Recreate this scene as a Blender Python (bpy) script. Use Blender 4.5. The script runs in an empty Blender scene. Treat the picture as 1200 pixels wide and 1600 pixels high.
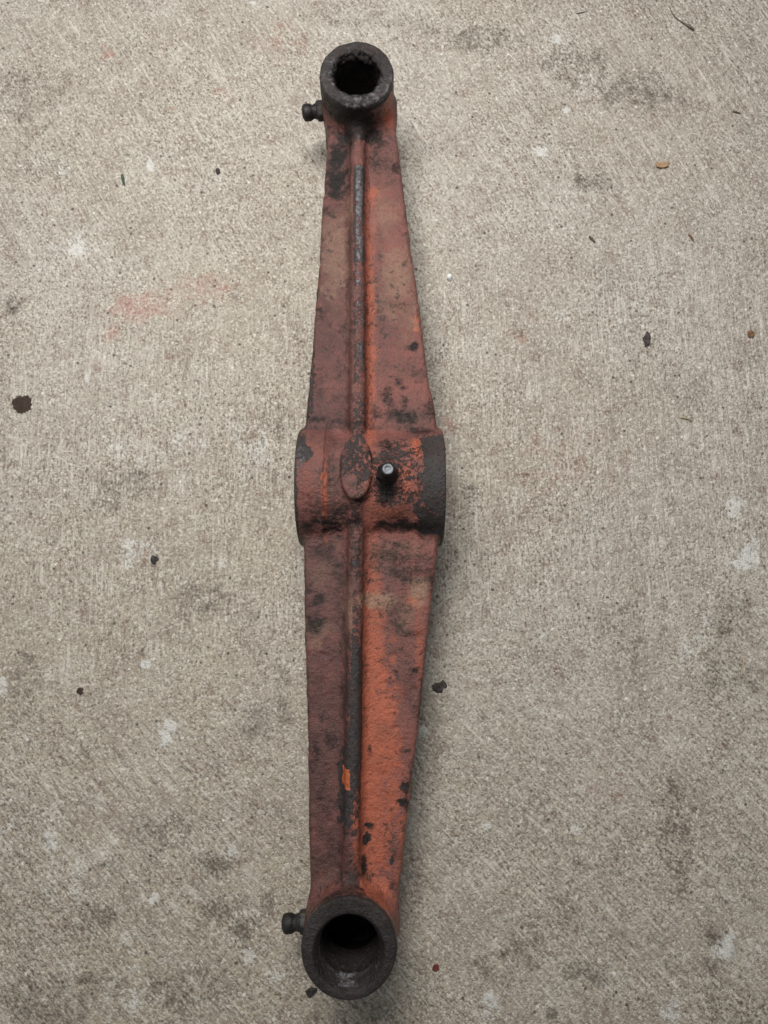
import bpy, bmesh, math, random
import numpy as np

sc = bpy.context.scene
C = bpy.context.collection
MM = 0.001
LIFT = 6.5            # the casting's own zero level sits this many mm above the floor

# ---------------------------------------------------------------- camera, light, exposure
FPX, TILT, CAMH = 1100.0, math.radians(9.5), 0.5015
CAMX, CAMY = 0.008566, -0.093815
cam = bpy.data.objects.new('camera', bpy.data.cameras.new('camera'))
C.objects.link(cam)
cam.location = (CAMX, CAMY, CAMH)
cam.rotation_euler = (TILT, 0, 0)
cam.data.sensor_fit = 'VERTICAL'
cam.data.sensor_height = 36.0
cam.data.lens = FPX / 1600.0 * 36.0
cam.data.clip_start = 0.01
cam.data.clip_end = 50
sc.camera = cam
sc.render.resolution_x, sc.render.resolution_y = 768, 1024

world = bpy.data.worlds.new('World')
sc.world = world
world.use_nodes = True
bg = world.node_tree.nodes['Background']
bg.inputs['Color'].default_value = (0.93, 0.97, 1.0, 1)
bg.inputs['Strength'].default_value = 0.225

def area(name, loc, target, sx, sy, power, col):
    l = bpy.data.lights.new(name, 'AREA')
    l.shape = 'RECTANGLE'; l.size = sx; l.size_y = sy; l.energy = power; l.color = col
    o = bpy.data.objects.new(name, l); C.objects.link(o)
    o.location = loc
    d = np.array(target) - np.array(loc)
    import mathutils
    o.rotation_euler = mathutils.Vector(d).to_track_quat('-Z', 'Y').to_euler()
    return o
# soft daylight from the open far side; lamp hung low overhead for corner falloff
area('overhead_soft_light', (-0.12, 0.36, 0.80), (0.0, 0.08, 0), 0.42, 0.36, 9.8, (1.0, 0.968, 0.925))
sc.view_settings.view_transform = 'Standard'
sc.view_settings.look = 'None'
sc.view_settings.exposure = 0.0
sc.view_settings.gamma = 1.0

# ---------------------------------------------------------------- helpers
ct, st = math.cos(TILT), math.sin(TILT)
def at(px, py, z):
    """photo pixel -> mm on the level z (mm, casting zero level)"""
    x = (px - 600) / FPX; y = (800 - py) / FPX
    d = (x, y * ct + st, y * st - ct)
    t = ((z + LIFT) * MM - CAMH) / d[2]
    return (CAMX + d[0] * t) / MM, (CAMY + d[1] * t) / MM

rng = np.random.default_rng(7)
TAB = rng.random((64, 64, 64)).astype(np.float32) * 2 - 1
def vnoise(x, y, z, scale, seed=0):
    x = np.asarray(x, np.float32) / scale + seed * 7.31; y = np.asarray(y, np.float32) / scale + seed * 3.17
    z = np.asarray(z, np.float32) / scale + seed * 5.71
    xi, yi, zi = np.floor(x).astype(int), np.floor(y).astype(int), np.floor(z).astype(int)
    fx, fy, fz = x - xi, y - yi, z - zi
    fx = fx * fx * (3 - 2 * fx); fy = fy * fy * (3 - 2 * fy); fz = fz * fz * (3 - 2 * fz)
    x0, x1, y0, y1, z0, z1 = xi & 63, (xi + 1) & 63, yi & 63, (yi + 1) & 63, zi & 63, (zi + 1) & 63
    def L(a, b, f): return a + (b - a) * f
    return L(L(L(TAB[x0, y0, z0], TAB[x1, y0, z0], fx), L(TAB[x0, y1, z0], TAB[x1, y1, z0], fx), fy),
             L(L(TAB[x0, y0, z1], TAB[x1, y0, z1], fx), L(TAB[x0, y1, z1], TAB[x1, y1, z1], fx), fy), fz)
def fbm(x, y, z, scale, seed=0, oct=3):
    s = 0; a = 1; t = 0
    for i in range(oct):
        s = s + a * vnoise(x, y, z, scale / 2 ** i, seed + i * 11); t += a; a *= .55
    return s / t
def sstep(a, b, v):
    t = np.clip((v - a) / (b - a), 0, 1)
    return t * t * (3 - 2 * t)

def mesh_np(name, co, faces, attrs=None, normals=None, mat=None, parent=None):
    """co (n,3) in metres, faces (m,k)"""
    me = bpy.data.meshes.new(name)
    n, (m, k) = len(co), faces.shape
    me.vertices.add(n); me.vertices.foreach_set('co', np.ascontiguousarray(co, np.float32).ravel())
    me.loops.add(m * k); me.loops.foreach_set('vertex_index', np.ascontiguousarray(faces, np.int32).ravel())
    me.polygons.add(m)
    me.polygons.foreach_set('loop_start', np.arange(0, m * k, k, dtype=np.int32))
    me.polygons.foreach_set('use_smooth', np.ones(m, bool))
    me.update(calc_edges=True)
    for key, v in (attrs or {}).items():
        a = me.attributes.new(key, 'FLOAT', 'POINT'); a.data.foreach_set('value', np.ascontiguousarray(v, np.float32))
    if normals is not None:
        me.normals_split_custom_set_from_vertices(normals.tolist())
    if mat: me.materials.append(mat)
    o = bpy.data.objects.new(name, me); C.objects.link(o)
    if parent: o.parent = parent
    return o

# ---- shader helper
class NT:
    def __init__(s, name):
        s.m = bpy.data.materials.new(name); s.m.use_nodes = True
        s.t = s.m.node_tree; s.t.nodes.clear()
        s.out = s.n('ShaderNodeOutputMaterial'); s.b = s.n('ShaderNodeBsdfPrincipled')
        s.t.links.new(s.b.outputs[0], s.out.inputs[0])
        s.co = s.n('ShaderNodeTexCoord').outputs['Object']
    def n(s, t): return s.t.nodes.new(t)
    def put(s, inp, v):
        if isinstance(v, bpy.types.NodeSocket): s.t.links.new(v, inp)
        elif isinstance(v, (tuple, list)): inp.default_value = tuple(v) + (1,) * (len(inp.default_value) - len(v))
        else: inp.default_value = v
    def math(s, op, a, b=0.0, clamp=False):
        n = s.n('ShaderNodeMath'); n.operation = op; n.use_clamp = clamp
        s.put(n.inputs[0], a); s.put(n.inputs[1], b); return n.outputs[0]
    def noise(s, scale, detail=3, rough=.55, vec=None, dist=0.0):
        n = s.n('ShaderNodeTexNoise'); s.put(n.inputs['Vector'], vec or s.co)
        n.inputs['Scale'].default_value = scale; n.inputs['Detail'].default_value = detail
        n.inputs['Roughness'].default_value = rough; n.inputs['Distortion'].default_value = dist
        return n.outputs['Fac']
    def voro(s, scale, vec=None, feat='F1'):
        n = s.n('ShaderNodeTexVoronoi'); n.feature = feat; s.put(n.inputs['Vector'], vec or s.co)
        n.inputs['Scale'].default_value = scale; return n
    def ramp(s, v, lo, hi, a=0.0, b=1.0):
        n = s.n('ShaderNodeMapRange'); n.interpolation_type = 'SMOOTHSTEP'
        s.put(n.inputs[0], v); n.inputs[1].default_value = lo; n.inputs[2].default_value = hi
        n.inputs[3].default_value = a; n.inputs[4].default_value = b; return n.outputs[0]
    def attr(s, name):
        n = s.n('ShaderNodeAttribute'); n.attribute_name = name; return n.outputs['Fac']
    def mix(s, f, a, b, mode='MIX'):
        n = s.n('ShaderNodeMix'); n.data_type = 'RGBA'; n.blend_type = mode
        s.put(n.inputs[0], f); s.put(n.inputs[6], a); s.put(n.inputs[7], b); return n.outputs[2]
    def stretch(s, x, y, z, rz=0):
        n = s.n('ShaderNodeMapping'); s.put(n.inputs[0], s.co); n.inputs['Scale'].default_value = (x, y, z)
        n.inputs['Rotation'].default_value = (0, 0, rz); return n.outputs[0]
    def bump(s, h, dist, strength=1.0, norm=None):
        n = s.n('ShaderNodeBump'); n.inputs['Distance'].default_value = dist; n.inputs['Strength'].default_value = strength
        s.put(n.inputs['Height'], h)
        if norm: s.put(n.inputs['Normal'], norm)
        return n.outputs[0]
    def done(s, col, rough, metal=0.0, normal=None, spec=0.5):
        s.put(s.b.inputs['Base Color'], col); s.put(s.b.inputs['Roughness'], rough)
        s.put(s.b.inputs['Metallic'], metal); s.put(s.b.inputs['Specular IOR Level'], spec)
        if normal: s.put(s.b.inputs['Normal'], normal)
        return s.m

# ---------------------------------------------------------------- materials
def mat_cast():
    s = NT('worn_orange_paint_on_cast_iron')
    bare, grease, dust, orange, dull = (s.attr(k) for k in ('bare', 'grease', 'dust', 'orange', 'dull'))
    nl = s.noise(28, 4, .6); nm = s.noise(110, 5, .62); nf = s.noise(420, 5, .65); ng = s.noise(1300, 3, .6)
    sub = lambda v, k: s.math('MULTIPLY', s.math('SUBTRACT', v, .5), k)
    hi = s.math('ADD', sub(nm, 1.1), s.math('ADD', sub(nf, 1.6), sub(ng, 1.1)))      # broken, speckled mask edges
    # paint: dull brick red to brownish violet, darker left of the rib, orange mostly right of it
    col = s.mix(s.ramp(nl, .35, .65), (.220, .080, .065), (.152, .064, .056))
    col = s.mix(s.math('MULTIPLY', dull, s.ramp(nm, .25, .6, .5, 1)), col, (.088, .040, .037))
    col = s.mix(s.math('MULTIPLY', s.ramp(ng, .52, .70), .35), col, (.27, .115, .090))
    o_ = s.math('ADD', orange, s.math('MULTIPLY', hi, .6))
    col = s.mix(s.ramp(o_, .15, .85), col, (.36, .100, .056))
    col = s.mix(s.ramp(o_, .85, 1.5), col, (.48, .118, .040))
    # dry dirt
    d_ = s.math('ADD', dust, s.math('MULTIPLY', hi, .6))
    col = s.mix(s.math('MULTIPLY', s.ramp(d_, .10, 1.0), .80), col, (.27, .165, .115))
    # fine pitting specks
    col = s.mix(s.math('MULTIPLY', s.ramp(s.noise(1000, 4, .7), .56, .66), .6), col, (.040, .024, .020))
    # scattered small chips and specks of dirt over all the paint
    sp = s.math('ADD', s.noise(260, 5, .68), sub(nl, .5))
    col = s.mix(s.math('MULTIPLY', s.ramp(sp, .585, .66), .75), col, (.036, .026, .022))
    col = s.mix(s.math('MULTIPLY', s.ramp(s.noise(62, 5, .7), .48, .70), .38), col, (.075, .046, .034))
    # chips down to the iron, sharp edged
    b_ = s.math('ADD', bare, s.math('ADD', sub(nm, .6), s.math('ADD', sub(nf, 1.3), sub(ng, .7))))
    bm = s.ramp(b_, .48, .57)
    iron = s.mix(s.ramp(nf, .3, .7), (.020, .0175, .0175), (.044, .039, .039))
    iron = s.mix(s.math('MULTIPLY', s.ramp(nm, .48, .64), .6), iron, (.060, .034, .029))
    col = s.mix(bm, col, iron)
    # soft oily grime, plus shade painted into the same mask
    g_ = s.math('ADD', grease, s.math('MULTIPLY', hi, s.ramp(grease, 1.1, 1.25, .95, .05)))
    gm = s.ramp(g_, .08, 1.08)
    col = s.mix(gm, col, s.mix(s.ramp(nf, .35, .65), (.0095, .0080, .0075), (.021, .017, .0155)))
    shine = s.attr('shine')
    sh = s.math('MULTIPLY', s.math('MAXIMUM', bm, s.math('MULTIPLY', gm, .6)), s.ramp(s.math('ADD', shine, s.math('MULTIPLY', hi, .8)), .35, .95))
    col = s.mix(sh, col, (.20, .195, .21))
    rough = s.math('ADD', s.math('SUBTRACT', s.ramp(nf, .3, .7, .35, .58), s.math('MULTIPLY', s.ramp(o_, .4, 1.0), .10)), s.math('MULTIPLY', sh, -.16))
    h = s.math('ADD', s.math('MULTIPLY', nf, .8), s.math('MULTIPLY', ng, .5))
    h = s.math('ADD', h, s.math('MULTIPLY', bm, -.55))
    vb = s.ramp(s.voro(380).outputs['Distance'], .15, .5, .17, 0)
    nr = s.bump(s.math('ADD', h, vb), .0011, 1.0)
    return s.done(col, rough, s.math('MULTIPLY', sh, .7), nr, s.math('SUBTRACT', .34, s.math('MULTIPLY', gm, .12)))

def mat_greasy(name, c0, c1, tip=None):
    s = NT(name)
    nf = s.noise(500, 4, .6); nm = s.noise(160, 4, .6)
    col = s.mix(s.ramp(nm, .35, .65), c0, c1)
    nr = s.bump(s.math('ADD', nf, nm), .0005, .6)
    return s.done(col, s.ramp(nf, .3, .7, .42, .65), .2, nr, .35)

def mat_ground():
    s = NT('broomed_concrete')
    dark, white, pink, brown, tan, streak = (s.attr(k) for k in ('dark', 'white', 'pink', 'brown', 'tan', 'streak'))
    sub = lambda v, k: s.math('MULTIPLY', s.math('SUBTRACT', v, .5), k)
    nb = s.noise(4.5, 4, .55); nm = s.noise(30, 5, .62); ng = s.noise(1000, 3, .65); nh = s.noise(95, 4, .6)
    wa, wc = s.attr('w_far'), s.attr('w_near')
    def turned(scale, ratio, det, rough):
        v = None
        for ang, w in ((-2, None), (-30, wa), (-44, wc)):
            m = s.stretch(1, 1, 1, math.radians(ang)); m2 = s.n('ShaderNodeMapping'); s.put(m2.inputs[0], m)
            m2.inputs['Scale'].default_value = (1, ratio, 1)
            t = s.noise(scale, det, rough, m2.outputs[0])
            if w is None: v = t
            else: v = s.math('ADD', s.math('MULTIPLY', v, s.math('SUBTRACT', 1.0, w)), s.math('MULTIPLY', t, w))
        return v
    nf = s.math('ADD', s.math('MULTIPLY', turned(620, .42, 3, .66), .5), s.math('MULTIPLY', s.noise(520, 4, .72), .5))
    line = turned(420, .075, 2, .6)
    gr = s.voro(760); grc = gr.outputs['Color']; grd = gr.outputs['Distance']
    col = s.mix(s.ramp(nb, .36, .64), (.405, .365, .308), (.448, .415, .366))
    col = s.mix(s.math('MULTIPLY', tan, .85), col, (.385, .325, .235))
    col = s.mix(s.math('MULTIPLY', s.ramp(nm, .42, .70), .42), col, (.240, .208, .170))
    col = s.mix(s.math('MULTIPLY', s.ramp(nm, .46, .28), .35), col, (.50, .475, .43))
    col = s.mix(s.math('MULTIPLY', s.ramp(nh, .50, .72), .40), col, (.215, .185, .150))
    amt = s.ramp(s.noise(11, 4, .6), .36, .62, .45, 1.0)      # trowelled patches show less grain than worn ones
    # sand grains of different colours
    sep = s.n('ShaderNodeSeparateColor'); s.put(sep.inputs[0], grc)
    col = s.mix(s.math('MULTIPLY', s.ramp(sep.outputs[0], .60, .95), .5), col, (.72, .69, .62))
    col = s.mix(s.math('MULTIPLY', s.ramp(sep.outputs[1], .70, .98), .5), col, (.16, .13, .105))
    col = s.mix(s.math('MULTIPLY', s.ramp(nf, .505, .60), s.math('MULTIPLY', amt, .78)), col, (.105, .085, .066))  # tiny shadows between grains, painted as dark specks
    col = s.mix(s.math('MULTIPLY', s.ramp(nf, .48, .38), s.math('MULTIPLY', amt, .5)), col, (.74, .70, .62))
    col = s.mix(s.math('MULTIPLY', s.ramp(s.math('ADD', streak, sub(nf, 1.2)), .30, 1.1), .55), col, (.68, .65, .58))
    col = s.mix(s.math('MULTIPLY', s.ramp(s.math('SUBTRACT', sub(nf, 1.2), streak), .25, 1.0), .40), col, (.15, .125, .10))
    lm = s.math('MULTIPLY', s.ramp(s.math('ADD', line, sub(nf, .5)), .575, .68), s.ramp(s.noise(20, 3, .6), .34, .58))
    col = s.mix(s.math('MULTIPLY', lm, .42), col, (.76, .73, .66))
    lv = s.math('MULTIPLY', s.ramp(s.math('ADD', line, sub(nf, .4)), .44, .35), s.ramp(s.noise(17, 3, .6), .45, .62))
    col = s.mix(s.math('MULTIPLY', lv, .28), col, (.17, .14, .11))
    # odd stones and pits
    v2 = s.voro(150); sp2 = s.n('ShaderNodeSeparateColor'); s.put(sp2.inputs[0], v2.outputs['Color'])
    dot = s.ramp(s.math('ADD', v2.outputs['Distance'], sub(nf, .5)), .20, .12)
    col = s.mix(s.math('MULTIPLY', s.math('MULTIPLY', dot, s.ramp(sp2.outputs[0], .80, .82)), .8), col, (.06, .05, .042))
    col = s.mix(s.math('MULTIPLY', s.math('MULTIPLY', dot, s.ramp(sp2.outputs[1], .80, .82)), .7), col, (.74, .72, .67))
    # stains, and the casting's shadow painted with them, broken up by the grain
    k = s.math('ADD', sub(nf, 3.0), s.math('ADD', sub(nh, 2.0), sub(nm, 1.0)))
    col = s.mix(s.math('MULTIPLY', s.ramp(s.math('ADD', pink, k), .1, 1.1), .45), col, (.42, .20, .16))
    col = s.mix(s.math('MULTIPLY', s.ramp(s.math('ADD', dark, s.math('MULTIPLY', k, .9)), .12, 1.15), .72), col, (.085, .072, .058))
    col = s.mix(s.math('MULTIPLY', s.ramp(s.math('SUBTRACT', white, k), .36, 1.15), .70), col, (.68, .68, .66))
    col = s.mix(s.math('MULTIPLY', s.ramp(s.math('ADD', brown, sub(nf, 2.6)), .38, .62), .95), col, (.032, .016, .012))
    h = s.math('ADD', s.math('MULTIPLY', nf, -1.0), s.math('MULTIPLY', ng, -.55))
    h = s.math('ADD', h, s.math('MULTIPLY', grd, -.35))
    h = s.math('ADD', h, s.math('MULTIPLY', line, .9))
    nr = s.bump(h, .0013, 1.0)
    return s.done(col, .9, 0, nr, .25)

def mat_plain(name, c0, c1, rough=.75, scale=300):
    s = NT(name); nf = s.noise(scale, 4, .6)
    return s.done(s.mix(s.ramp(nf, .35, .65), c0, c1), rough, 0, s.bump(nf, .0006, .8), .3)

M_CAST = mat_cast()
M_GROUND = mat_ground()
M_FIT = mat_greasy('greasy_black_steel', (.009, .008, .008), (.026, .023, .022))
M_TIP = mat_greasy('rubbed_steel', (.11, .12, .135), (.26, .28, .30))

# ---------------------------------------------------------------- ground
def make_ground():
    step = 1.1
    dx = np.arange(-400, 420.1, step); dy = np.arange(-430, 500.1, step)
    X, Y = np.meshgrid(dx, dy)
    ny, nx = X.shape
    g = np.random.default_rng(3)
    fx = np.fft.fftfreq(nx, step)[None, :]; fy = np.fft.fftfreq(ny, step)[:, None]
    def aniso(ang, l_along, l_across):
        w = np.fft.fft2(g.standard_normal((ny, nx)))
        a = math.radians(ang); ux, uy = math.sin(a), math.cos(a)       # streak direction, degrees from +Y
        al = fx * ux + fy * uy; ac = fx * uy - fy * ux
        f = np.exp(-2 * (np.pi ** 2) * ((al * l_along) ** 2 + (ac * l_across) ** 2))
        r = np.real(np.fft.ifft2(w * f)); return r / r.std()
    # broom direction turns from slanting at the far end, to straight, to slanting again
    bands = [(a, aniso(a, l, .62) * .62 + aniso(a, l * 1.9, .9) * .55) for a, l in ((-30, 5.2), (-2, 5.6), (-44, 4.4), (-44, 3.4))]
    t = Y + 40 * vnoise(X, Y, 0 * X, 160, 3) - .12 * X
    w0 = sstep(140, 240, t); w2 = sstep(-60, -190, t) * sstep(-120, 80, X); w3 = sstep(-60, -190, t) * (1 - sstep(-120, 80, X))
    w1 = np.clip(1 - w0 - w2 - w3, 0, 1)
    S = w0 * bands[0][1] + w1 * bands[1][1] + w2 * bands[2][1] + w3 * bands[3][1]
    amp = .55 + .45 * sstep(-.3, .5, fbm(X, Y, 0 * X, 120, 5, 2))
    S = S * amp
    iso = aniso(0, 1.1, 1.1); iso2 = aniso(0, 3.2, 2.6)
    h = .30 * S + .13 * iso + .13 * iso2 + .5 * fbm(X, Y, 0 * X, 90, 8, 2)
    def blobs(lst, rag=.55, sc_=16, seed=20):
        m = np.zeros_like(X); nz = fbm(X, Y, 0 * X, sc_, seed, 3)
        for (px, py, rx, ry, a) in lst:
            cx, cy = at(px, py, -LIFT)
            k = 0.445
            d = np.sqrt(((X - cx) / (rx * k)) ** 2 + ((Y - cy) / (ry * k)) ** 2)
            m = np.maximum(m, a * sstep(1.35, .45, d + rag * nz))
        return m
    dark = blobs([(985, 135, 95, 40, .62), (1010, 150, 60, 30, .62), (760, 60, 80, 30, .5), (900, 95, 60, 40, .45), (600, 30, 120, 25, .35),
                  (30, 150, 90, 70, .4), (20, 480, 14, 22, .55), (60, 250, 70, 60, .35), (372, 465, 12, 8, .7), (180, 770, 60, 40, .55), (210, 745, 30, 14, .6), (440, 660, 12, 30, .7),
                  (440, 640, 8, 14, .6), (310, 930, 60, 45, .5), (440, 1080, 14, 60, .5), (400, 1130, 50, 35, .45), (260, 1300, 40, 25, .5),
                  (335, 1355, 26, 22, .7), (380, 1440, 26, 36, .75), (350, 1425, 30, 20, .6), (418, 1405, 16, 14, .7), (180, 1350, 20, 16, .6),
                  (150, 1430, 40, 30, .5), (130, 1530, 70, 10, .6), (60, 1570, 90, 40, .6), (40, 1080, 60, 60, .4), (300, 1545, 70, 30, .5),
                  (925, 1523, 22, 18, .85), (895, 1520, 20, 18, .6), (862, 1580, 9, 10, .9), (800, 1480, 26, 30, .6), (780, 1500, 40, 30, .4),
                  (1110, 1500, 20, 90, .55), (1060, 1330, 30, 80, .5), (1045, 1260, 24, 50, .55), (1115, 1542, 12, 10, 1), (830, 1470, 16, 40, .45),
                  (1140, 1060, 60, 30, .55), (990, 990, 60, 60, .35), (1130, 970, 50, 60, .4), (760, 1120, 20, 16, .5), (925, 285, 34, 22, .65), (1150, 115, 10, 10, .8),
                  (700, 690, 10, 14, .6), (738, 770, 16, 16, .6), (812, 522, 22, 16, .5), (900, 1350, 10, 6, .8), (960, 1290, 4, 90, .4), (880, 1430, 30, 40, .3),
                  (650, 1100, 16, 300, .28), (560, 1590, 60, 22, .5), (690, 900, 14, 60, .45), (1180, 1580, 60, 30, .4), (900, 130, 20, 16, .6)], .6)  # right of the arm and past its near end: its shadow painted in
    white = blobs([(1170, 865, 22, 24, 1.0), (1160, 880, 30, 10, .9), (122, 385, 22, 26, .85), (95, 265, 10, 14, .7), (235, 262, 7, 14, .9), (395, 4, 8, 5, 1), (105, 262, 10, 10, .5),
                   (30, 335, 16, 14, .7), (80, 385, 14, 8, .7), (135, 590, 7, 18, .9), (400, 690, 40, 60, .5), (290, 690, 40, 25, .45), (225, 720, 60, 40, .4),
                   (215, 860, 30, 24, .7), (205, 880, 16, 12, .7), (340, 880, 14, 10, .6), (262, 1145, 17, 18, 1.05), (228, 1037, 12, 8, 1.0), (5, 1068, 10, 18, 1.0),
                   (240, 1405, 10, 8, .75), (365, 1338, 14, 12, .9), (85, 1295, 14, 40, .7), (10, 1290, 16, 30, .8), (110, 1350, 30, 40, .45), (100, 1390, 40, 40, .4),
                   (385, 1495, 14, 14, .6), (430, 1520, 12, 12, .8), (210, 1560, 40, 40, .5), (200, 1470, 14, 18, .6), (60, 1150, 20, 20, .5),
                   (1135, 1480, 18, 22, .85), (765, 1570, 16, 22, .95), (1045, 1576, 18, 20, .8), (855, 1265, 24, 8, .7), (898, 1297, 12, 10, 1.0),
                   (868, 58, 12, 16, .9), (884, 172, 8, 9, 1.1), (850, 90, 50, 40, .4), (920, 140, 24, 40, .45), (845, 236, 12, 10, .8), (1145, 790, 18, 18, .8),
                   (1105, 975, 30, 14, .6), (1080, 1020, 40, 30, .5), (840, 955, 60, 50, .3), (1000, 480, 30, 10, .6), (890, 500, 24, 12, .6), (970, 500, 8, 8, .9),
                   (830, 1070, 20, 16, .5), (652, 1040, 8, 30, .7), (660, 1140, 10, 10, .8), (900, 310, 14, 14, .6), (760, 1290, 9, 7, .9), (715, 1310, 8, 8, .7), (800, 140, 20, 16, .4)], .75, 9, 31)
    pink = blobs([(215, 480, 50, 30, .8), (175, 520, 14, 24, .7), (255, 485, 30, 20, .6), (172, 85, 14, 10, .9), (160, 72, 10, 8, .6), (330, 450, 60, 30, .5), (350, 145, 20, 14, .4), (940, 1230, 50, 40, .3), (270, 170, 14, 10, .5),
                  (810, 525, 18, 14, .6), (890, 720, 90, 60, .25), (700, 660, 12, 20, .5), (450, 60, 60, 50, .3)], .6, 14, 44)
    brown = blobs([(34, 632, 19, 17, 1.2), (125, 1080, 7, 6, .9), (15, 482, 9, 12, .35)], .35, 8, 52)
    tan = np.clip(.62 - .0019 * Y - .0013 * np.abs(X + 110), 0, 1) * (.6 + .4 * fbm(X, Y, 0 * X, 70, 61, 3))
    streak = np.clip(S * .46, -1.2, 1.2)
    cr = g.random(X.shape)
    # brown spill only wets the ridges
    brown = brown - .8 * np.clip(-S * .5 - .1, 0, 1) * (brown > .05)
    h += -.25 * sstep(.3, 1, dark) * np.abs(iso2) + .12 * white
    # one continuous sheet: dense where the photograph looks, coarse beyond
    ox = np.array([-6000, -3000, -1500, -800.]); oy = ox
    xs = np.concatenate([ox, dx, -ox[::-1]]); ys = np.concatenate([oy, dy, -oy[::-1]])
    GX, GY = np.meshgrid(xs, ys)
    def pad(a): 
        r = np.zeros(GX.shape, np.float32); r[4:-4, 4:-4] = a; return r
    edge = np.minimum(sstep(-400, -370, X) * sstep(420, 390, X), sstep(-430, -400, Y) * sstep(500, 470, Y))
    Z = pad(h * edge)
    co = np.stack([GX, GY, Z], -1).reshape(-1, 3) * MM
    n2 = len(xs); i = np.arange(len(ys) - 1)[:, None] * n2 + np.arange(n2 - 1)[None, :]
    f = np.stack([i, i + 1, i + n2 + 1, i + n2], -1).reshape(-1, 4)
    at_ = {k: pad(v).ravel() for k, v in dict(dark=dark, white=white, pink=pink, brown=brown, tan=tan, streak=streak, w_far=w0, w_near=np.clip(w2 + w3, 0, 1)).items()}
    o = mesh_np('ground', co, f, at_, None, M_GROUND)
    o['kind'] = 'structure'
    return o
make_ground()

# ---------------------------------------------------------------- the casting: one distance field, meshed, then cut into its parts
UB = (-10.3, 283.0, 25.6); LB = (-11.0, -269.0, 26.9)      # far and near end boss: x, y, radius
def smin(a, b, k):
    h = np.clip(.5 + .5 * (b - a) / k, 0, 1); return b + (a - b) * h - k * h * (1 - h)
def smax(a, b, k): return -smin(-a, -b, k)
def rbox(qx, qy, r):
    qx = qx + r; qy = qy + r
    return np.minimum(np.maximum(qx, qy), 0) + np.sqrt(np.maximum(qx, 0) ** 2 + np.maximum(qy, 0) ** 2) - r
XL = ([-275, -251, -158, -42, 36, 98.6, 259, 290], [-35, -35.4, -38.5, -43, -43, -39.1, -31.8, -31])
XR = ([-275, -258, -150, -40, 40, 76, 267, 290], [15.8, 16.2, 30.2, 42.5, 43, 37.6, 16.4, 15.6])
def half(y): return np.interp(np.abs(y), [0, 35, 255, 300], [18.5, 18.5, 9, 8.5]).astype(np.float32)
def ribx(y): return np.interp(y, [-240, -175, -60, 60, 203, 255], [-10.9, -10.3, -9.2, -8.5, -9.9, -10.2]).astype(np.float32)

def field(x, y, z):
    zz = z - 33
    hz = half(y)
    xl = np.interp(y, *XL).astype(np.float32); xr = np.interp(y, *XR).astype(np.float32)
    yc = np.maximum(y - 283, -269 - y)
    pl = rbox(np.maximum(np.maximum(xl - x, x - xr), yc), np.abs(zz) - hz, 3.2)
    # ribs above and below the plate
    top = hz + np.interp(y, [-262, -236, -215, 0, 225, 250, 270], [4, 8, 11, 11, 11, 9, 5]).astype(np.float32)
    top = np.maximum(top, np.sqrt(np.maximum(39.0 ** 2 - y ** 2, 0)) + 2.6)
    rb = rbox(np.maximum(np.abs(x - ribx(y)) - 5.4 + .10 * np.maximum(np.abs(zz) - hz, 0), np.maximum(y - 270, -255 - y)), np.abs(zz) - top, 4.2)
    d = smin(pl, rb, 7.0)
    # hub
    ax = np.abs(x)
    rr = np.where(ax > 29, 39.0, 37.6) + .9 * np.exp(-((x + 28.5) / 1.8) ** 2) - .8 * np.exp(-((x + 22) / 4.0) ** 2)
    rad = np.sqrt(y ** 2 + zz ** 2)
    hub = rbox(ax - 47, rad - rr, 1.2)
    d = smin(d, hub, 4.0)
    # oval pad on the crown of the hub
    qx, qy = (x + 8.5) / 9.6, (y - 4.2) / 20.0
    e = ((np.abs(qx) ** 2.1 + np.abs(qy) ** 2.1) ** (1 / 2.1) - 1) * 9.6
    pad = rbox(e, np.abs(z - 55) - 20.4, 1.0)
    d = smin(d, pad, 3.0)
    # low swelling round the hub's grease fitting
    sp = np.sqrt((x - 10.5) ** 2 + (y - .5) ** 2)
    d = smin(d, rbox(sp - 8, np.abs(z - 55) - 17.2, 2), 6)
    # end bosses
    for k, (bx, by, br) in enumerate((UB, LB)):
        r = np.sqrt((x - bx) ** 2 + (y - by) ** 2)
        d = smin(d, rbox(r - br - .012 * (66 - z), np.abs(z - 30.75) - 37.25, 1.6), 9.0)
    # bores
    r = np.sqrt((x - UB[0]) ** 2 + (y - UB[1]) ** 2); m = r < 40
    an = np.arctan2(y - UB[1], x - UB[0])
    rag = (2.6 * fbm(x, y, z * .5, 7, 71, 3) + 1.2 * vnoise(x, y, z, 2.4, 75)) if y.max() > 255 else 0 * x
    hole = r - (15.0 + np.where(z > 56, rag, rag * .3))
    hole = smin(hole, r - 15.0 - .55 * np.maximum(z - 63.5, 0) - .3 * rag, .8)
    d = smax(d, -hole, 1.0)
    r = np.sqrt((x - LB[0]) ** 2 + (y - LB[1]) ** 2)
    lip = np.maximum(np.sqrt((x - LB[0]) ** 2 + (y - LB[1] + 2.2) ** 2) - 16.4 - .55 * np.maximum(z - 61, 0), 60 - z)
    hole = np.minimum(np.maximum(r - 16.7, 27 - z), np.maximum(r - 22.0, np.maximum(z - 27.6, 3 - z)))
    hole = np.minimum(hole, lip)
    d = smax(d, -hole, .7)
    d = smax(d, -(rad - 23), 1.0)
    return d

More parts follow.
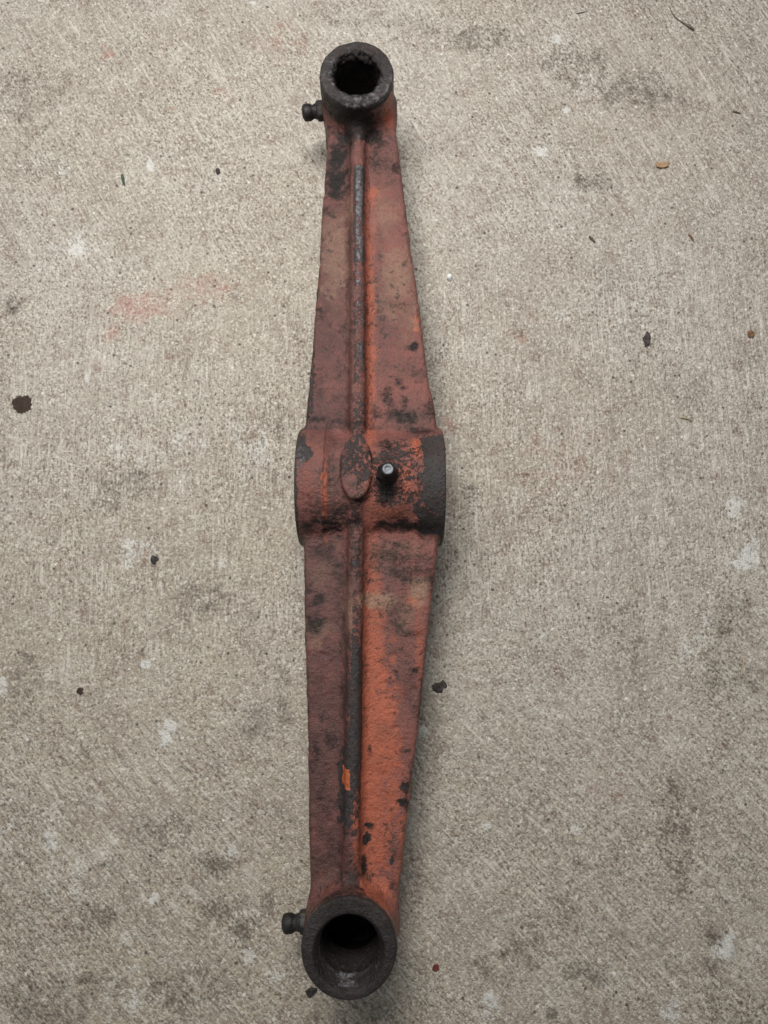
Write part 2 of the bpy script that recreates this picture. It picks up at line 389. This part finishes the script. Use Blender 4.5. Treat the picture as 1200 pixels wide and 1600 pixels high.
def surface_nets(step=0.8):
    xs = np.arange(-51, 51.01, step, dtype=np.float32); ys = np.arange(-300, 313, step, dtype=np.float32); zs = np.arange(-10, 78.5, step, dtype=np.float32)
    D = np.empty((len(xs), len(ys), len(zs)), np.float32)
    for j in range(0, len(ys), 96):
        x, y, z = np.meshgrid(xs, ys[j:j + 96], zs, indexing='ij')
        D[:, j:j + 96] = field(x, y, z)
    S = D < 0
    n = (len(xs) - 1, len(ys) - 1, len(zs) - 1)
    cnt = np.zeros(n, np.int8)
    offs = [(a, b, c) for a in (0, 1) for b in (0, 1) for c in (0, 1)]
    for a, b, c in offs: cnt += S[a:a + n[0], b:b + n[1], c:c + n[2]]
    act = (cnt > 0) & (cnt < 8)
    I = np.argwhere(act)
    idx = -np.ones(n, np.int32); idx[act] = np.arange(len(I))
    acc = np.zeros((len(I), 3)); w = np.zeros(len(I))
    for a in offs:
        for ax in range(3):
            if a[ax]: continue
            b = list(a); b[ax] = 1
            da = D[I[:, 0] + a[0], I[:, 1] + a[1], I[:, 2] + a[2]]; db = D[I[:, 0] + b[0], I[:, 1] + b[1], I[:, 2] + b[2]]
            c = (da < 0) != (db < 0)
            t = np.where(c, da / np.where(c, da - db, 1), 0)
            p = np.tile(np.array(a, float), (len(I), 1)); p[:, ax] = t
            acc += p * c[:, None]; w += c
    V = (I + acc / w[:, None]) * step + np.array([xs[0], ys[0], zs[0]])
    F = []
    for ax in range(3):
        b, c = (ax + 1) % 3, (ax + 2) % 3
        sl0 = [slice(None)] * 3; sl1 = [slice(None)] * 3
        sl0[ax] = slice(0, -1); sl1[ax] = slice(1, None)
        s0, s1 = S[tuple(sl0)], S[tuple(sl1)]
        E = np.argwhere(s0 != s1)
        ok = (E[:, b] > 0) & (E[:, c] > 0) & (E[:, b] < n[b]) & (E[:, c] < n[c]); E = E[ok]
        inside = s0[E[:, 0], E[:, 1], E[:, 2]]
        q = []
        for (db, dc) in ((0, 0), (-1, 0), (-1, -1), (0, -1)):
            e = E.copy(); e[:, b] += db; e[:, c] += dc
            q.append(idx[e[:, 0], e[:, 1], e[:, 2]])
        q = np.stack(q, -1)
        q[~inside] = q[~inside][:, ::-1]
        F.append(q)
    return V, np.concatenate(F)

def vnormals(V, F):
    nf = np.cross(V[F[:, 2]] - V[F[:, 0]], V[F[:, 3]] - V[F[:, 1]])
    N = np.zeros_like(V)
    for k in range(4):
        for a in range(3): N[:, a] += np.bincount(F[:, k], nf[:, a], len(V))
    return N / np.maximum(np.linalg.norm(N, axis=1), 1e-9)[:, None]

def relax(V, F, it=2):
    for _ in range(it):
        s = np.zeros_like(V); n = np.zeros(len(V))
        for k in range(4):
            for a in range(3): s[:, a] += np.bincount(F[:, k], V[F[:, k - 1], a] + V[F[:, (k + 1) % 4], a], len(V))
            n += 2 * np.bincount(F[:, k], minlength=len(V))
        V = .45 * V + .55 * s / n[:, None]
    return V

def make_lever():
    V, F = surface_nets()
    V = relax(V, F, 2)
    N = vnormals(V, F)
    x, y, z = V.T
    ru = np.hypot(x - UB[0], y - UB[1]); rl = np.hypot(x - LB[0], y - LB[1]); rh = np.hypot(y, z - 33)
    # ---- which piece each place belongs to
    up = y > 0
    hub_ = (np.abs(y) < 44) & ((rh > 34.5) | (np.abs(x) > 44.5)) & (rh < 41.5)
    hub_ = hub_ & ~((np.abs(z - 33) < half(y) + 1.2) & (np.abs(y) > 30) & (rh > 39.5))
    hub_ |= (rh < 26) & (np.abs(y) < 30)
    pad_ = (((np.abs((x + 8.5) / 10.8) ** 2.6 + np.abs((y - 4.2) / 21.2) ** 2.6) < 1) & (z > 68))
    hub_ |= (np.hypot(x - 10.5, y - .5) < 11) & (z > 66)
    ubs = (ru < UB[2] + 3.0) | ((ru < UB[2] + 8) & (z > 48)); lbs = (rl < LB[2] + 3.0) | ((rl < LB[2] + 8) & (z > 48))
    rib_ = (np.abs(x - ribx(y)) < 6.4) & (np.abs(z - 33) > half(y) + 1.8)
    hub_ &= ~(rib_ & (rh > 40.2))
    part = np.where(up, 0, 1)                       # arm plates
    part = np.where(rib_, np.where(up, 2, 3), part)
    part = np.where(hub_, 4, part); part = np.where(pad_, 5, part)
    part = np.where(ubs, 6, part); part = np.where(lbs, 7, part)
    # ---- rough sand-cast skin; machined faces stay smoother
    mach = np.clip(sstep(29, 31, np.abs(x)) * (rh > 36) * (np.abs(y) < 42) + (z > 66) * (rl < 30) + 1.2 * (rl < 22) , 0, 1)
    eg = sstep(5, 1, np.minimum(x - np.interp(y, *XL), np.interp(y, *XR) - x)) * (part < 2)
    dsp = .34 * fbm(x, y, z, 9, 1) + .30 * fbm(x, y, z, 3, 2, 2) + eg * (.4 * fbm(x, y, z, 14, 6, 3) - .6 * sstep(.45, .8, vnoise(x, y, z, 7, 27))) + .5 * vnoise(x, y, z, 34, 9)
    gunk = (z > 62) * (ru < 27) * sstep(-.2, .4, fbm(x, y, z, 6, 4)) * sstep(21.5, 17.5, ru) * (.45 + .55 * sstep(275, 292, y))
    dsp = dsp * (1 - .75 * mach) + gunk * (1.0 + 2.2 * fbm(x, y, z, 3.0, 14, 2))
    pits = -.9 * sstep(.5, .75, vnoise(x, y, z, 5.5, 17)) * (1 - mach)
    crust = sstep(.0, .5, fbm(x, y, z, 16, 23)) * np.abs(fbm(x, y, z, 2.4, 25, 2)) * 1.8
    crust = crust * sstep(95, 40, np.abs(y)) * (1 - mach)
    dsp = dsp + (part == 5) * .5 * fbm(x, y, z, 5, 33, 2)
    V = V + N * (dsp + .6 * pits + crust)[:, None]
    N = vnormals(V, F)
    # ---- wear, grime and some painted shade and sheen, each mask with its own places
    nz1 = fbm(x, y, z, 11, 40); nz2 = fbm(x, y, z, 4.5, 41, 3); nz3 = fbm(x, y, z, 26, 42, 2); nz4 = fbm(x, y, z, 2.2, 43, 2)
    def spots(lst, rag=.5, soft=(1.25, .6)):
        m = np.zeros(len(V))
        for (px, py, rx, ry, a, *zl) in lst:
            zq = zl[0] if zl else 33 + float(half(at(px, py, 46)[1]))
            cx, cy = at(px, py, zq); kx = .425 * (1 - (zq - 45) * .002)
            d = np.sqrt(((x - cx) / (rx * kx)) ** 2 + ((y - cy) / (ry * kx)) ** 2)
            m = np.maximum(m, a * sstep(soft[0], soft[1], d + rag * nz2 + .35 * nz1 + .25 * nz4))
        return m
    upw = (z > 30)
    ontop = N[:, 2] > .55
    rib_t = sstep(5.2, 3.0, np.abs(x - ribx(y) - 1.2 * (y > 0)) - 2.2 * (y < -60) + 1.2 * nz2) * (z > 33 + half(y) + 4.5) * ((part == 2) | (part == 3))
    H = 72
    grease = spots([(525, 285, 22, 36, 1.25), (528, 240, 18, 45, 1.15), (600, 255, 34, 40, .45), (590, 225, 40, 20, .5), (620, 262, 8, 15, .9), (513, 332, 13, 14, .9),  # first two paint the shade in the recess by the far boss
                    (501, 484, 13, 8, .95), (503, 495, 8, 8, .7), (516, 510, 6, 7, .7), (534, 515, 9, 9, .6), (500, 520, 8, 8, .6), (645, 543, 10, 6, 1.1), (648, 540, 6, 8, .9), (622, 595, 7, 9, 1.0), (632, 607, 7, 5, 1.0),
                    (606, 628, 13, 26, .8), (622, 650, 28, 13, 1.1), (632, 630, 7, 16, .9), (655, 588, 14, 12, .6), (623, 475, 20, 13, .6), (632, 412, 6, 7, .6), (630, 365, 7, 7, .6),
                    (585, 645, 10, 18, .9), (500, 655, 24, 8, .9), (520, 660, 20, 8, .8), (560, 668, 90, 7, .6), (668, 640, 14, 18, .75), (655, 675, 20, 8, 1.0), (500, 600, 16, 30, .4), (530, 590, 10, 60, .35),
                    (600, 695, 22, 12, .9, H), (520, 690, 9, 20, .5, H), (515, 760, 6, 24, .8, 66), (606, 766, 17, 30, 1.35, 70), (606, 748, 18, 20, 1.4, 71),  # last two paint the upright fitting's shadow, over some grease
                    (520, 818, 50, 12, 1.1, 55), (640, 822, 62, 10, 1.15, 55), (530, 800, 22, 12, .9, 62), (620, 805, 40, 14, .7, 62), (500, 800, 26, 10, .75, 60), (560, 782, 14, 6, .9, 70),  # dirt and painted shade in the crease on the hub's near side
                    (505, 862, 26, 16, .6), (626, 872, 60, 26, .72), (650, 895, 34, 22, .8), (600, 850, 14, 14, .7), (530, 900, 12, 60, .5), (497, 937, 10, 9, .95), (480, 920, 8, 14, .7), (490, 978, 16, 16, .9), (505, 975, 8, 10, .6),
                    (625, 960, 18, 34, .55), (640, 990, 26, 14, .5), (640, 1060, 18, 60, .35), (648, 1050, 7, 7, .9), (645, 1100, 12, 20, .5), (530, 1010, 8, 12, .6), (505, 1070, 10, 14, .4),
                    (495, 1175, 8, 13, 1.1), (516, 1160, 10, 11, .9), (502, 1125, 5, 5, .9), (490, 1200, 12, 20, .5), (635, 1173, 8, 5, 1.0), (577, 1172, 3.5, 9, .9), (633, 1228, 9, 12, 1.0), (629, 1252, 8, 8, 1.0), (634, 1262, 6, 8, 1.0),
                    (574, 1290, 8, 6, 1.0), (573, 1308, 7, 10, 1.0), (612, 1265, 5, 5, .7), (616, 1333, 12, 14, .6), (568, 1352, 5, 14, 1.2), (612, 1384, 6, 10, .9), (500, 1366, 10, 8, .6), (500, 1240, 22, 60, .35), (515, 1330, 20, 40, .4),
                    (536, 1370, 8, 10, .8), (545, 1395, 50, 16, .7), (570, 1365, 18, 14, .6), (600, 1420, 6, 14, .4),
                    (556, 205, 56, 28, 1.15, 48), (530, 250, 24, 50, .7), (585, 240, 20, 40, .55), (470, 690, 6, 40, .5, 60), (690, 860, 10, 20, .8, 40), (672, 825, 26, 24, .8, 58), (668, 700, 20, 16, .5, 68), (480, 830, 14, 20, .7, 50), (672, 760, 20, 30, .35, 68), (615, 740, 50, 60, .5, 70), (520, 740, 14, 60, .55, 70), (490, 790, 24, 24, .5, 62), (556, 720, 20, 30, .4, 74), (625, 800, 60, 18, .6, 62)], .85, (1.7, .05)) * .92  # includes painted shade below the far boss and on the collar's near side
    # oily end faces; bore depths blackened to paint in their shade
    g_u = np.where(part == 6, np.where(z > 65, np.where(ru > 18.5 + 2 * nz1, .45 + .4 * nz2, 1.05), .86 + .5 * nz1 + .3 * sstep(50, 64, z)), 0)
    g_u = np.where((part == 6) & (N[:, 0] > .25) & (z < 62), .15 + .5 * nz1, g_u)
    g_u = np.where((part == 6) & (z < 50) & (x < -20), .45 + .4 * nz1, g_u)
    g_l = np.where(part == 7, np.where((z > 63), .62 + .5 * nz1 + .2 * nz2, .55 + .45 * sstep(50, 66, z) + .3 * nz1), 0)
    g_l = np.where((part == 7) & (N[:, 0] > .35) & (z < 63), .1 + .4 * nz1 + .5 * sstep(-262, -285, y), g_l)
    inb = ((ru < 17.5) | (rl < 23)); g_i = np.where(inb & ~((rl < 23) & (z > 28.5)), 1.3, 0) + np.where((rl < 23) & (z > 28.5), .05 + .2 * nz1, 0)
    grease = np.maximum.reduce([grease, g_u, g_l, g_i])
    # contact shade painted dark along the rib's foot
    foot = sstep(3.2, .8, np.abs(np.abs(x - ribx(y)) - 7.0)) * (np.abs(z - 33 - half(y)) < 5) * (part < 4)
    grease = np.maximum(grease, foot * (.30 + .3 * nz1))
    edge = sstep(3.0, .5, np.minimum(x - np.interp(y, *XL), np.interp(y, *XR) - x)) * (part < 2)
    grease = np.maximum(grease, edge * (.25 + .6 * nz3))
    bare = np.zeros(len(V))
    worn = np.interp(y, [-235, -215, -190, -178, -165, -120, -95, -70, -35, 35, 60, 120, 165, 200, 222, 226], [.1, .40, .60, .80, .90, .78, .50, .43, .44, .48, .46, .46, .53, .64, .66, .0])
    bare = np.maximum(bare, rib_t * worn + rib_t * .25 * nz1)
    bare = np.where((part == 3) & (x < ribx(y) - 1.5) & (y > -160) & (y < -70), bare - .28 + .25 * nz2, bare)
    collar = sstep(27.0, 32.0, x + 5.5 * nz2 + 3 * nz4 + 3 * nz1) * (rh > 36) * (np.abs(y) < 41) * (part == 4)
    bare = np.maximum(bare, collar * (.82 - .4 * sstep(22, 33, y) + .35 * nz1))
    lcol = sstep(-43.5, -46, x + 1.4 * nz2) * (part == 4)
    bare = np.maximum(bare, lcol)
    bare = np.maximum(bare, spots([(478, 710, 10, 12, .9, 66), (472, 700, 7, 30, .8, 66)], .4))
    padw = (part == 5) * (.53 + .25 * nz1 - .35 * sstep(2, -8, y) * sstep(-6, -12, x))
    bare = np.maximum(bare, padw)
    bare = np.maximum(bare, (part == 4) * sstep(25, 13, np.hypot((x - 16) / 1.0, (y - 2) * .75) + 6 * nz1) * (z > 50) * (.54 + .16 * nz1))
    bare = np.maximum(bare, spots([(540, 1240, 14, 60, .8, 56), (574, 1308, 7, 9, .8), (573, 1288, 6, 5, .8), (632, 1230, 8, 10, .7), (629, 1254, 7, 7, .7), (612, 1345, 5, 8, .7),
                                   (487, 1178, 8, 8, .5), (648, 540, 6, 5, .7), (486, 590, 7, 90, .6), (300, 0, 1, 1, 0)], .5))  # long thin spot paints shading along the upper arm's left edge
    chip = (np.abs(x - at(540, 1227, 55)[0] + .9 * nz4 + .6 * nz2) < 2.6) & (np.abs(y - at(540, 1227, 55)[1] + 2.2 * nz2 + .25 * x) < 5.6)
    bare = np.where(chip & (part == 3), -1, bare)
    bare = np.where(inb & ~((rl < 23) & (z > 28.5)), 0, bare)
    bare = np.where(((rl < 23) & (z > 28.5)) | ((part == 7) & (z > 64.5)), .85, bare)
    bare = np.maximum(bare, np.where((part == 6) & (z > 65), 1.1, 0))
    shine = rib_t * np.interp(y, [-230, -60, -40, 40, 60, 120, 205, 226], [.05, .12, .15, .25, .4, .55, .72, .5]) * sstep(3.5, 1.5, np.abs(x - ribx(y) - 1.5))
    shine = np.maximum(shine, np.maximum(np.where((rl < 21) & (y < -279) & (z > 58), .55, 0) * sstep(10, 3, np.abs(x + 13)), np.where((rl < 20) & (y < -269) & (z > 28.5), .27, 0)))  # glint and lit wall of the near bore, painted paler
    shine = np.maximum(shine, spots([(470, 720, 8, 30, .5, 62), (330, 0, 1, 1, 0)]))
    shine = np.maximum(shine, np.where((part == 6) & (z > 65.5) & (ru > 16), .40 + .5 * nz1 + .2 * nz4 - .15 * sstep(285, 300, y), 0))  # worn far rim, its bluish sheen painted in
    dustm = spots([(525, 400, 30, 95, .62), (515, 350, 24, 40, .5), (618, 430, 34, 90, .7), (600, 330, 34, 50, .55), (640, 500, 22, 50, .5), (598, 938, 32, 18, .85), (655, 925, 22, 30, .7), (500, 985, 34, 18, .6),
                   (490, 1005, 18, 14, .6), (632, 960, 20, 34, .6), (500, 900, 24, 30, .4), (545, 960, 12, 60, .6, 58), (600, 870, 26, 30, .4), (546, 320, 8, 40, .7, 54), (640, 860, 30, 14, .5), (590, 938, 30, 14, 1.3), (655, 918, 18, 22, 1.2), (545, 500, 6, 120, .4, 56)], .35, (1.3, .3))
    rx_ = x - ribx(y)
    band = sstep(3.5, 6, rx_) * sstep(np.interp(y, [-240, -100, -40, 40, 230], [26, 25, 22, 17, 15]), np.interp(y, [-240, -100, -40, 40, 230], [12, 13, 12, 8, 6]), rx_ + 2.5 * nz2 + 3 * nz1)
    orange = band * np.interp(y, [-250, -200, -120, -60, -40, 50, 75, 130, 200, 230], [.75, .85, .85, .6, .45, .55, .75, .70, .60, .2]) * (z > 30)
    orange = np.maximum(orange, spots([(600, 1150, 26, 130, .85), (598, 1120, 10, 110, 1.05), (612, 1250, 24, 80, .75), (590, 1330, 26, 50, .8), (630, 1350, 16, 60, .55), (655, 1000, 8, 80, .55), (645, 940, 12, 8, .9),
                                       (600, 1400, 14, 30, .9, 50), (608, 160, 8, 30, .8, 52), (604, 190, 14, 18, .7), (580, 310, 14, 26, .7), (508, 770, 5, 50, 1.1, 66), (485, 770, 18, 40, .32, 66), (490, 700, 18, 18, .35, 66), (632, 745, 18, 40, .8, 66),
                                       (650, 500, 5, 8, 1.0), (649, 515, 5, 6, 1.0), (650, 700, 8, 20, .9, 66), (615, 800, 40, 14, .7, 62), (556, 1290, 5, 60, .9, 56), (640, 1300, 14, 90, .6)], .8, (1.75, .05)))
    orange = np.where((part >= 6) & ((z > 62) | inb), 0, orange)
    orange = np.where(chip & (part == 3), 1.3, orange)
    grease = np.where(chip & (part == 3), 0, grease)
    dull = np.clip(sstep(2, -4, rx_) * (part < 4) * (.55 + .45 * sstep(120, -140, y)) + .25 + .5 * nz3 - .5 * band, 0, 1)
    attrs = dict(bare=bare, grease=grease, dust=dustm, orange=orange, dull=dull, shine=shine)

    root = bpy.data.objects.new('lever_arm', None); C.objects.link(root)
    root.location = (0, 0, LIFT * MM)
    root['label'] = 'worn orange cast iron lever arm with two end bosses lying on the concrete'
    root['category'] = 'lever arm'
    fp = np.sort(part[F], axis=1)[:, 2]
    names = ['arm_plate', 'arm_plate', 'rib', 'rib', 'hub', 'hub_pad', 'end_boss', 'end_boss']
    labels = {2: 'rib with a bright worn steel crest', 3: 'rib with black chipped paint', 4: 'cross hub with a bare dark collar',
              6: 'end boss caked with black grease round a ragged bore', 7: 'end boss with a smooth dark oily face'}
    for k, nm in enumerate(names):
        f = F[fp == k]
        u, inv = np.unique(f, return_inverse=True)
        o = mesh_np(nm, V[u] * MM, inv.reshape(-1, 4), {a: v[u] for a, v in attrs.items()}, N[u], M_CAST, root)
        if k in labels: o['label'] = labels[k]
    return root
lever = make_lever()

# ---------------------------------------------------------------- grease fittings (parts of the lever arm)
def lathe(bm, prof, seg=28):
    rings = []
    for r, zz in prof:
        rings.append([bm.verts.new((r * math.cos(2 * math.pi * i / seg) * MM, r * math.sin(2 * math.pi * i / seg) * MM, zz * MM)) for i in range(seg)])
    for a, b in zip(rings, rings[1:]):
        for i in range(seg): bm.faces.new((a[i], a[(i + 1) % seg], b[(i + 1) % seg], b[i]))
    bm.faces.new(rings[-1]); bm.faces.new(rings[0][::-1])
def bm_mesh(name, bm, mat, smooth=True):
    me = bpy.data.meshes.new(name); bm.normal_update(); bm.to_mesh(me); bm.free()
    for p in me.polygons: p.use_smooth = smooth
    me.materials.append(mat); return me
def child(name, me, parent):
    o = bpy.data.objects.new(name, me); C.objects.link(o); o.parent = parent; return o

bm = bmesh.new(); lathe(bm, [(5.6, -6), (5.6, -.2), (6.6, 0), (7.2, .6), (7.2, 4.2), (6.4, 5.2), (4.4, 5.6)], 6)
bmesh.ops.bevel(bm, geom=[e for e in bm.edges], offset=.35 * MM, segments=2, affect='EDGES')
me_hex = bm_mesh('hex_base', bm, M_FIT, False)
bm = bmesh.new(); lathe(bm, [(5.6, 4.5), (5.2, 6.0), (4.75, 7.2), (4.7, 7.8), (5.2, 8.8), (5.7, 9.8), (5.85, 11), (5.85, 13.2), (5.6, 14.2), (5.0, 15.0), (4.2, 15.35), (3.3, 15.4)])
me_nip = bm_mesh('nipple_head', bm, M_FIT)
bm = bmesh.new(); lathe(bm, [(3.25, 15.2), (3.25, 15.75), (3.0, 16.0), (1.7, 16.05), (1.5, 15.6), (1.0, 15.75), (.3, 15.85)])
me_tip = bm_mesh('nipple_tip', bm, M_TIP)
bm = bmesh.new(); lathe(bm, [(3.25, 15.2), (3.25, 15.7), (3.0, 15.9), (1.7, 15.95), (1.5, 15.5), (1.0, 15.7), (.3, 15.8)])
me_tipb = bm_mesh('nipple_tip', bm, M_FIT)
bm = bmesh.new(); lathe(bm, [(6.0, 4.5), (5.9, 6.5), (5.2, 8.0), (4.2, 9.2), (3.9, 10.0), (4.0, 11.0), (4.3, 12.2), (4.3, 13.6), (3.9, 14.8), (3.3, 15.3)])
me_peg = bm_mesh('nipple_head', bm, M_FIT)
def fitting(loc, rot, tip, label, head=None):
    f = bpy.data.objects.new('grease_fitting', me_hex); C.objects.link(f); f.parent = lever
    f.location = [v * MM for v in loc]; f.rotation_euler = rot; f['label'] = label
    child('nipple_head', head or me_nip, f); child('nipple_tip', tip, f)
fitting((-35.9, 283, 33), (math.radians(8), math.radians(-91), 0), me_tipb, 'grease fitting in the side of the grease-caked end boss')
fitting((-37.6, -269, 31), (math.radians(5), math.radians(-90), 0), me_tipb, 'grease fitting in the side of the smooth-faced end boss')
fitting((10.5, .5, 71.3), (math.radians(1), math.radians(1), .3), me_tip, 'upright grease fitting on the hub with a rubbed bright tip', me_peg)

# ---------------------------------------------------------------- litter lying on the slab
def tagged(o, label, cat, group=None):
    o['label'] = label; o['category'] = cat
    if group: o['group'] = group
    return o
def place(o, px, py, rz=0, zoff=0.0):
    cx, cy = at(px, py, -LIFT)
    o.location = (cx * MM, cy * MM, zoff * MM); o.rotation_euler = (0, 0, rz)
def lump(name, mat, rx, ry, rz, seed, rough=.35):
    bm = bmesh.new(); bmesh.ops.create_icosphere(bm, subdivisions=3, radius=1)
    P = np.array([v.co[:] for v in bm.verts]); d = 1 + rough * fbm(P[:, 0], P[:, 1], P[:, 2], .9, seed, 3) * 1.6
    for v, k in zip(bm.verts, d): v.co = (v.co.x * k * rx * MM, v.co.y * k * ry * MM, max(v.co.z * k, -.6) * rz * MM + rz * .55 * MM)
    o = bpy.data.objects.new(name, bm_mesh(name, bm, mat)); C.objects.link(o); return o
def flake(name, mat, lx, ly, curl, seed, thick=.35, pts=14):
    """thin curled scrap with an uneven outline"""
    r = random.Random(seed); bm = bmesh.new(); rings = []
    ph = [r.uniform(.75, 1.2) for _ in range(pts)]
    for q in (0.0, .5, 1.0):
        rings.append([(q * ph[i] * math.cos(2 * math.pi * i / pts) * lx, q * ph[i] * math.sin(2 * math.pi * i / pts) * ly) for i in range(pts)])
    def zf(x, y): return curl * ((x / lx) ** 2 * .8 + (y / ly) ** 2 * .4 + .25 * math.sin(3 * x / lx + seed)) + .5
    lay = []
    for t in (0, thick):
        c = bm.verts.new((0, 0, (zf(0, 0) + t) * MM))
        a = [[bm.verts.new((x * MM, y * MM, (zf(x, y) + t) * MM)) for x, y in rg] for rg in rings[1:]]
        for i in range(pts):
            j = (i + 1) % pts
            tri = (c, a[0][i], a[0][j]); qd = (a[0][i], a[1][i], a[1][j], a[0][j])
            bm.faces.new(tri if t else tri[::-1]); bm.faces.new(qd if t else qd[::-1])
        lay.append(a[1])
    for i in range(pts):
        j = (i + 1) % pts; bm.faces.new((lay[0][i], lay[0][j], lay[1][j], lay[1][i]))
    o = bpy.data.objects.new(name, bm_mesh(name, bm, mat)); C.objects.link(o); return o
def stick(name, mat, pts, radii, seg=7):
    """pts in photo pixels on the slab -> a tapered twig lying on it"""
    W = [at(px, py, -LIFT) for px, py in pts]; c0 = W[len(W) // 2]
    bm = bmesh.new(); rings = []
    for i, (w, r) in enumerate(zip(W, radii)):
        a = W[max(i - 1, 0)]; b = W[min(i + 1, len(W) - 1)]
        dx, dy = b[0] - a[0], b[1] - a[1]; L = math.hypot(dx, dy); nx, ny = -dy / L, dx / L
        rings.append([bm.verts.new(((w[0] - c0[0] + nx * r * math.cos(t)) * MM, (w[1] - c0[1] + ny * r * math.cos(t)) * MM, (r * math.sin(t) + r + .25) * MM)) for t in [2 * math.pi * k / seg for k in range(seg)]])
    for a, b in zip(rings, rings[1:]):
        for k in range(seg): bm.faces.new((a[k], a[(k + 1) % seg], b[(k + 1) % seg], b[k]))
    bm.faces.new(rings[0][::-1]); bm.faces.new(rings[-1])
    bmesh.ops.recalc_face_normals(bm, faces=bm.faces)
    o = bpy.data.objects.new(name, bm_mesh(name, bm, mat)); C.objects.link(o)
    o.location = (c0[0] * MM, c0[1] * MM, 0); return o

m_white = mat_plain('pale_stone', (.62, .63, .64), (.78, .79, .80))
m_dark = mat_plain('dark_crumb', (.022, .020, .019), (.055, .048, .044))
m_leafd = mat_plain('dark_leaf', (.035, .030, .030), (.075, .060, .055))
m_leafo = mat_plain('tan_leaf', (.30, .18, .10), (.42, .28, .17))
m_brown = mat_plain('brown_bark', (.12, .060, .030), (.20, .11, .06))
m_red = mat_plain('red_flake', (.10, .022, .014), (.17, .045, .03))
m_green = mat_plain('green_blade', (.025, .060, .038), (.05, .095, .06))
m_straw = mat_plain('straw', (.34, .27, .16), (.50, .41, .27))
m_grey = mat_plain('grey_twig', (.075, .064, .054), (.15, .125, .10))

o = lump('pebble', m_white, 2.1, 3.0, 2.2, 5); place(o, 702, 434, .1); tagged(o, 'small white pebble on the slab beside the upper arm', 'pebble')
o = flake('leaf_scrap', m_leafd, 3.0, 5.6, .9, 3); place(o, 1010, 530, -.15); tagged(o, 'dark grey-brown oval leaf scrap lying flat on concrete', 'leaf')
o = flake('leaf_scrap', m_leafo, 5.2, 2.6, 1.2, 8); place(o, 1034, 259, .05); tagged(o, 'curled tan leaf scrap on pale concrete', 'leaf')
o = flake('bark_scrap', m_brown, 2.6, 3.0, .8, 11); place(o, 1172, 523, .4); tagged(o, 'small brown bark scrap near the dark leaf scrap', 'bark scrap')
o = flake('paint_flake', m_red, 2.0, 2.5, .6, 15); place(o, 681, 1511, -.4); tagged(o, 'small dark red paint flake near the smooth end boss', 'paint flake')
o = flake('grass_blade', m_green, 1.2, 5.6, .6, 21, .25); place(o, 193, 282, .22); tagged(o, 'short green grass blade on the slab', 'grass blade')
o = lump('grease_crumb', m_leafd, 3.0, 3.3, .6, 25, 1.1); place(o, 687, 1073, .3); tagged(o, 'round black grease crumb beside the lower arm', 'crumb')
o = lump('grease_crumb', m_dark, 2.0, 2.4, .8, 31, .8); place(o, 241, 875, .5); tagged(o, 'lone black crumb on open concrete', 'crumb')
o = lump('grease_crumb', m_dark, 2.8, 2.4, 1.4, 37, .9); place(o, 487, 1549, 0); tagged(o, 'ragged black crumb touching the smooth end boss', 'crumb')
o = lump('grease_crumb', m_dark, 1.6, 2.6, 1.2, 41, .5); place(o, 341, 268, .2); tagged(o, 'tiny dark crumb across from the green grass blade', 'crumb')
o = stick('twig', m_grey, [(1046, 12), (1050, 22), (1058, 31), (1068, 38), (1076, 43), (1084, 48)], [.25, .35, .4, .6, 1.1, .6]); tagged(o, 'thin curved dark twig with a thick end', 'twig')
o = stick('straw_piece', m_straw, [(1064, 652), (1073, 654), (1083, 657)], [.45, .55, .35]); tagged(o, 'short pale straw piece lying crosswise', 'straw')
o = stick('straw_piece', m_straw, [(1162, 1022), (1160, 1040), (1157, 1057), (1163, 1059)], [.35, .45, .4, .3]); tagged(o, 'pale straw piece with a bent end', 'straw')
o = stick('twig', m_grey, [(920, 370), (924, 374), (929, 379)], [.7, 1.0, .6]); tagged(o, 'short stubby dark twig on the slab', 'twig')
o = stick('bark_scrap', m_brown, [(1075, 367), (1079, 372), (1083, 377)], [.6, .9, .5]); tagged(o, 'thin brown bark splinter on the slab', 'bark scrap')
o = stick('twig', m_grey, [(1145, 175), (1150, 176), (1156, 178)], [.5, .6, .4]); tagged(o, 'tiny dark twig near the dark patch of concrete', 'twig')
o = stick('twig', m_grey, [(900, 22), (908, 21), (917, 19)], [.3, .4, .3]); tagged(o, 'hair-thin dark twig lying nearly level', 'twig')

# loose sand and crumbs nobody could count
def make_grit():
    g = np.random.default_rng(12); n = 900
    base = np.array([(1, 0, 0), (-1, 0, 0), (0, 1, 0), (0, -1, 0), (0, 0, 1), (0, 0, -1)], float)
    tri = np.array([(0, 2, 4), (2, 1, 4), (1, 3, 4), (3, 0, 4), (2, 0, 5), (1, 2, 5), (3, 1, 5), (0, 3, 5)])
    px = g.uniform(-60, 1260, n); py = g.uniform(-40, 1640, n)
    co, fa = [], []
    for i in range(n):
        cx, cy = at(px[i], py[i], -LIFT); s = .25 + .45 * g.random() ** 3
        v = base * s * g.uniform(.6, 1.3, (6, 3)); a = g.uniform(0, 6.3); c_, s_ = math.cos(a), math.sin(a)
        v = v @ np.array([(c_, s_, 0), (-s_, c_, 0), (0, 0, .8)])
        co.append(v + (cx, cy, s * .35)); fa.append(tri + 6 * i)
    o = mesh_np('grit', np.concatenate(co) * MM, np.concatenate(fa), None, None, mat_plain('grit', (.06, .05, .04), (.42, .39, .34), .8, 90))
    o['kind'] = 'stuff'; tagged(o, 'loose sand grains scattered over the concrete', 'grit')
make_grit()
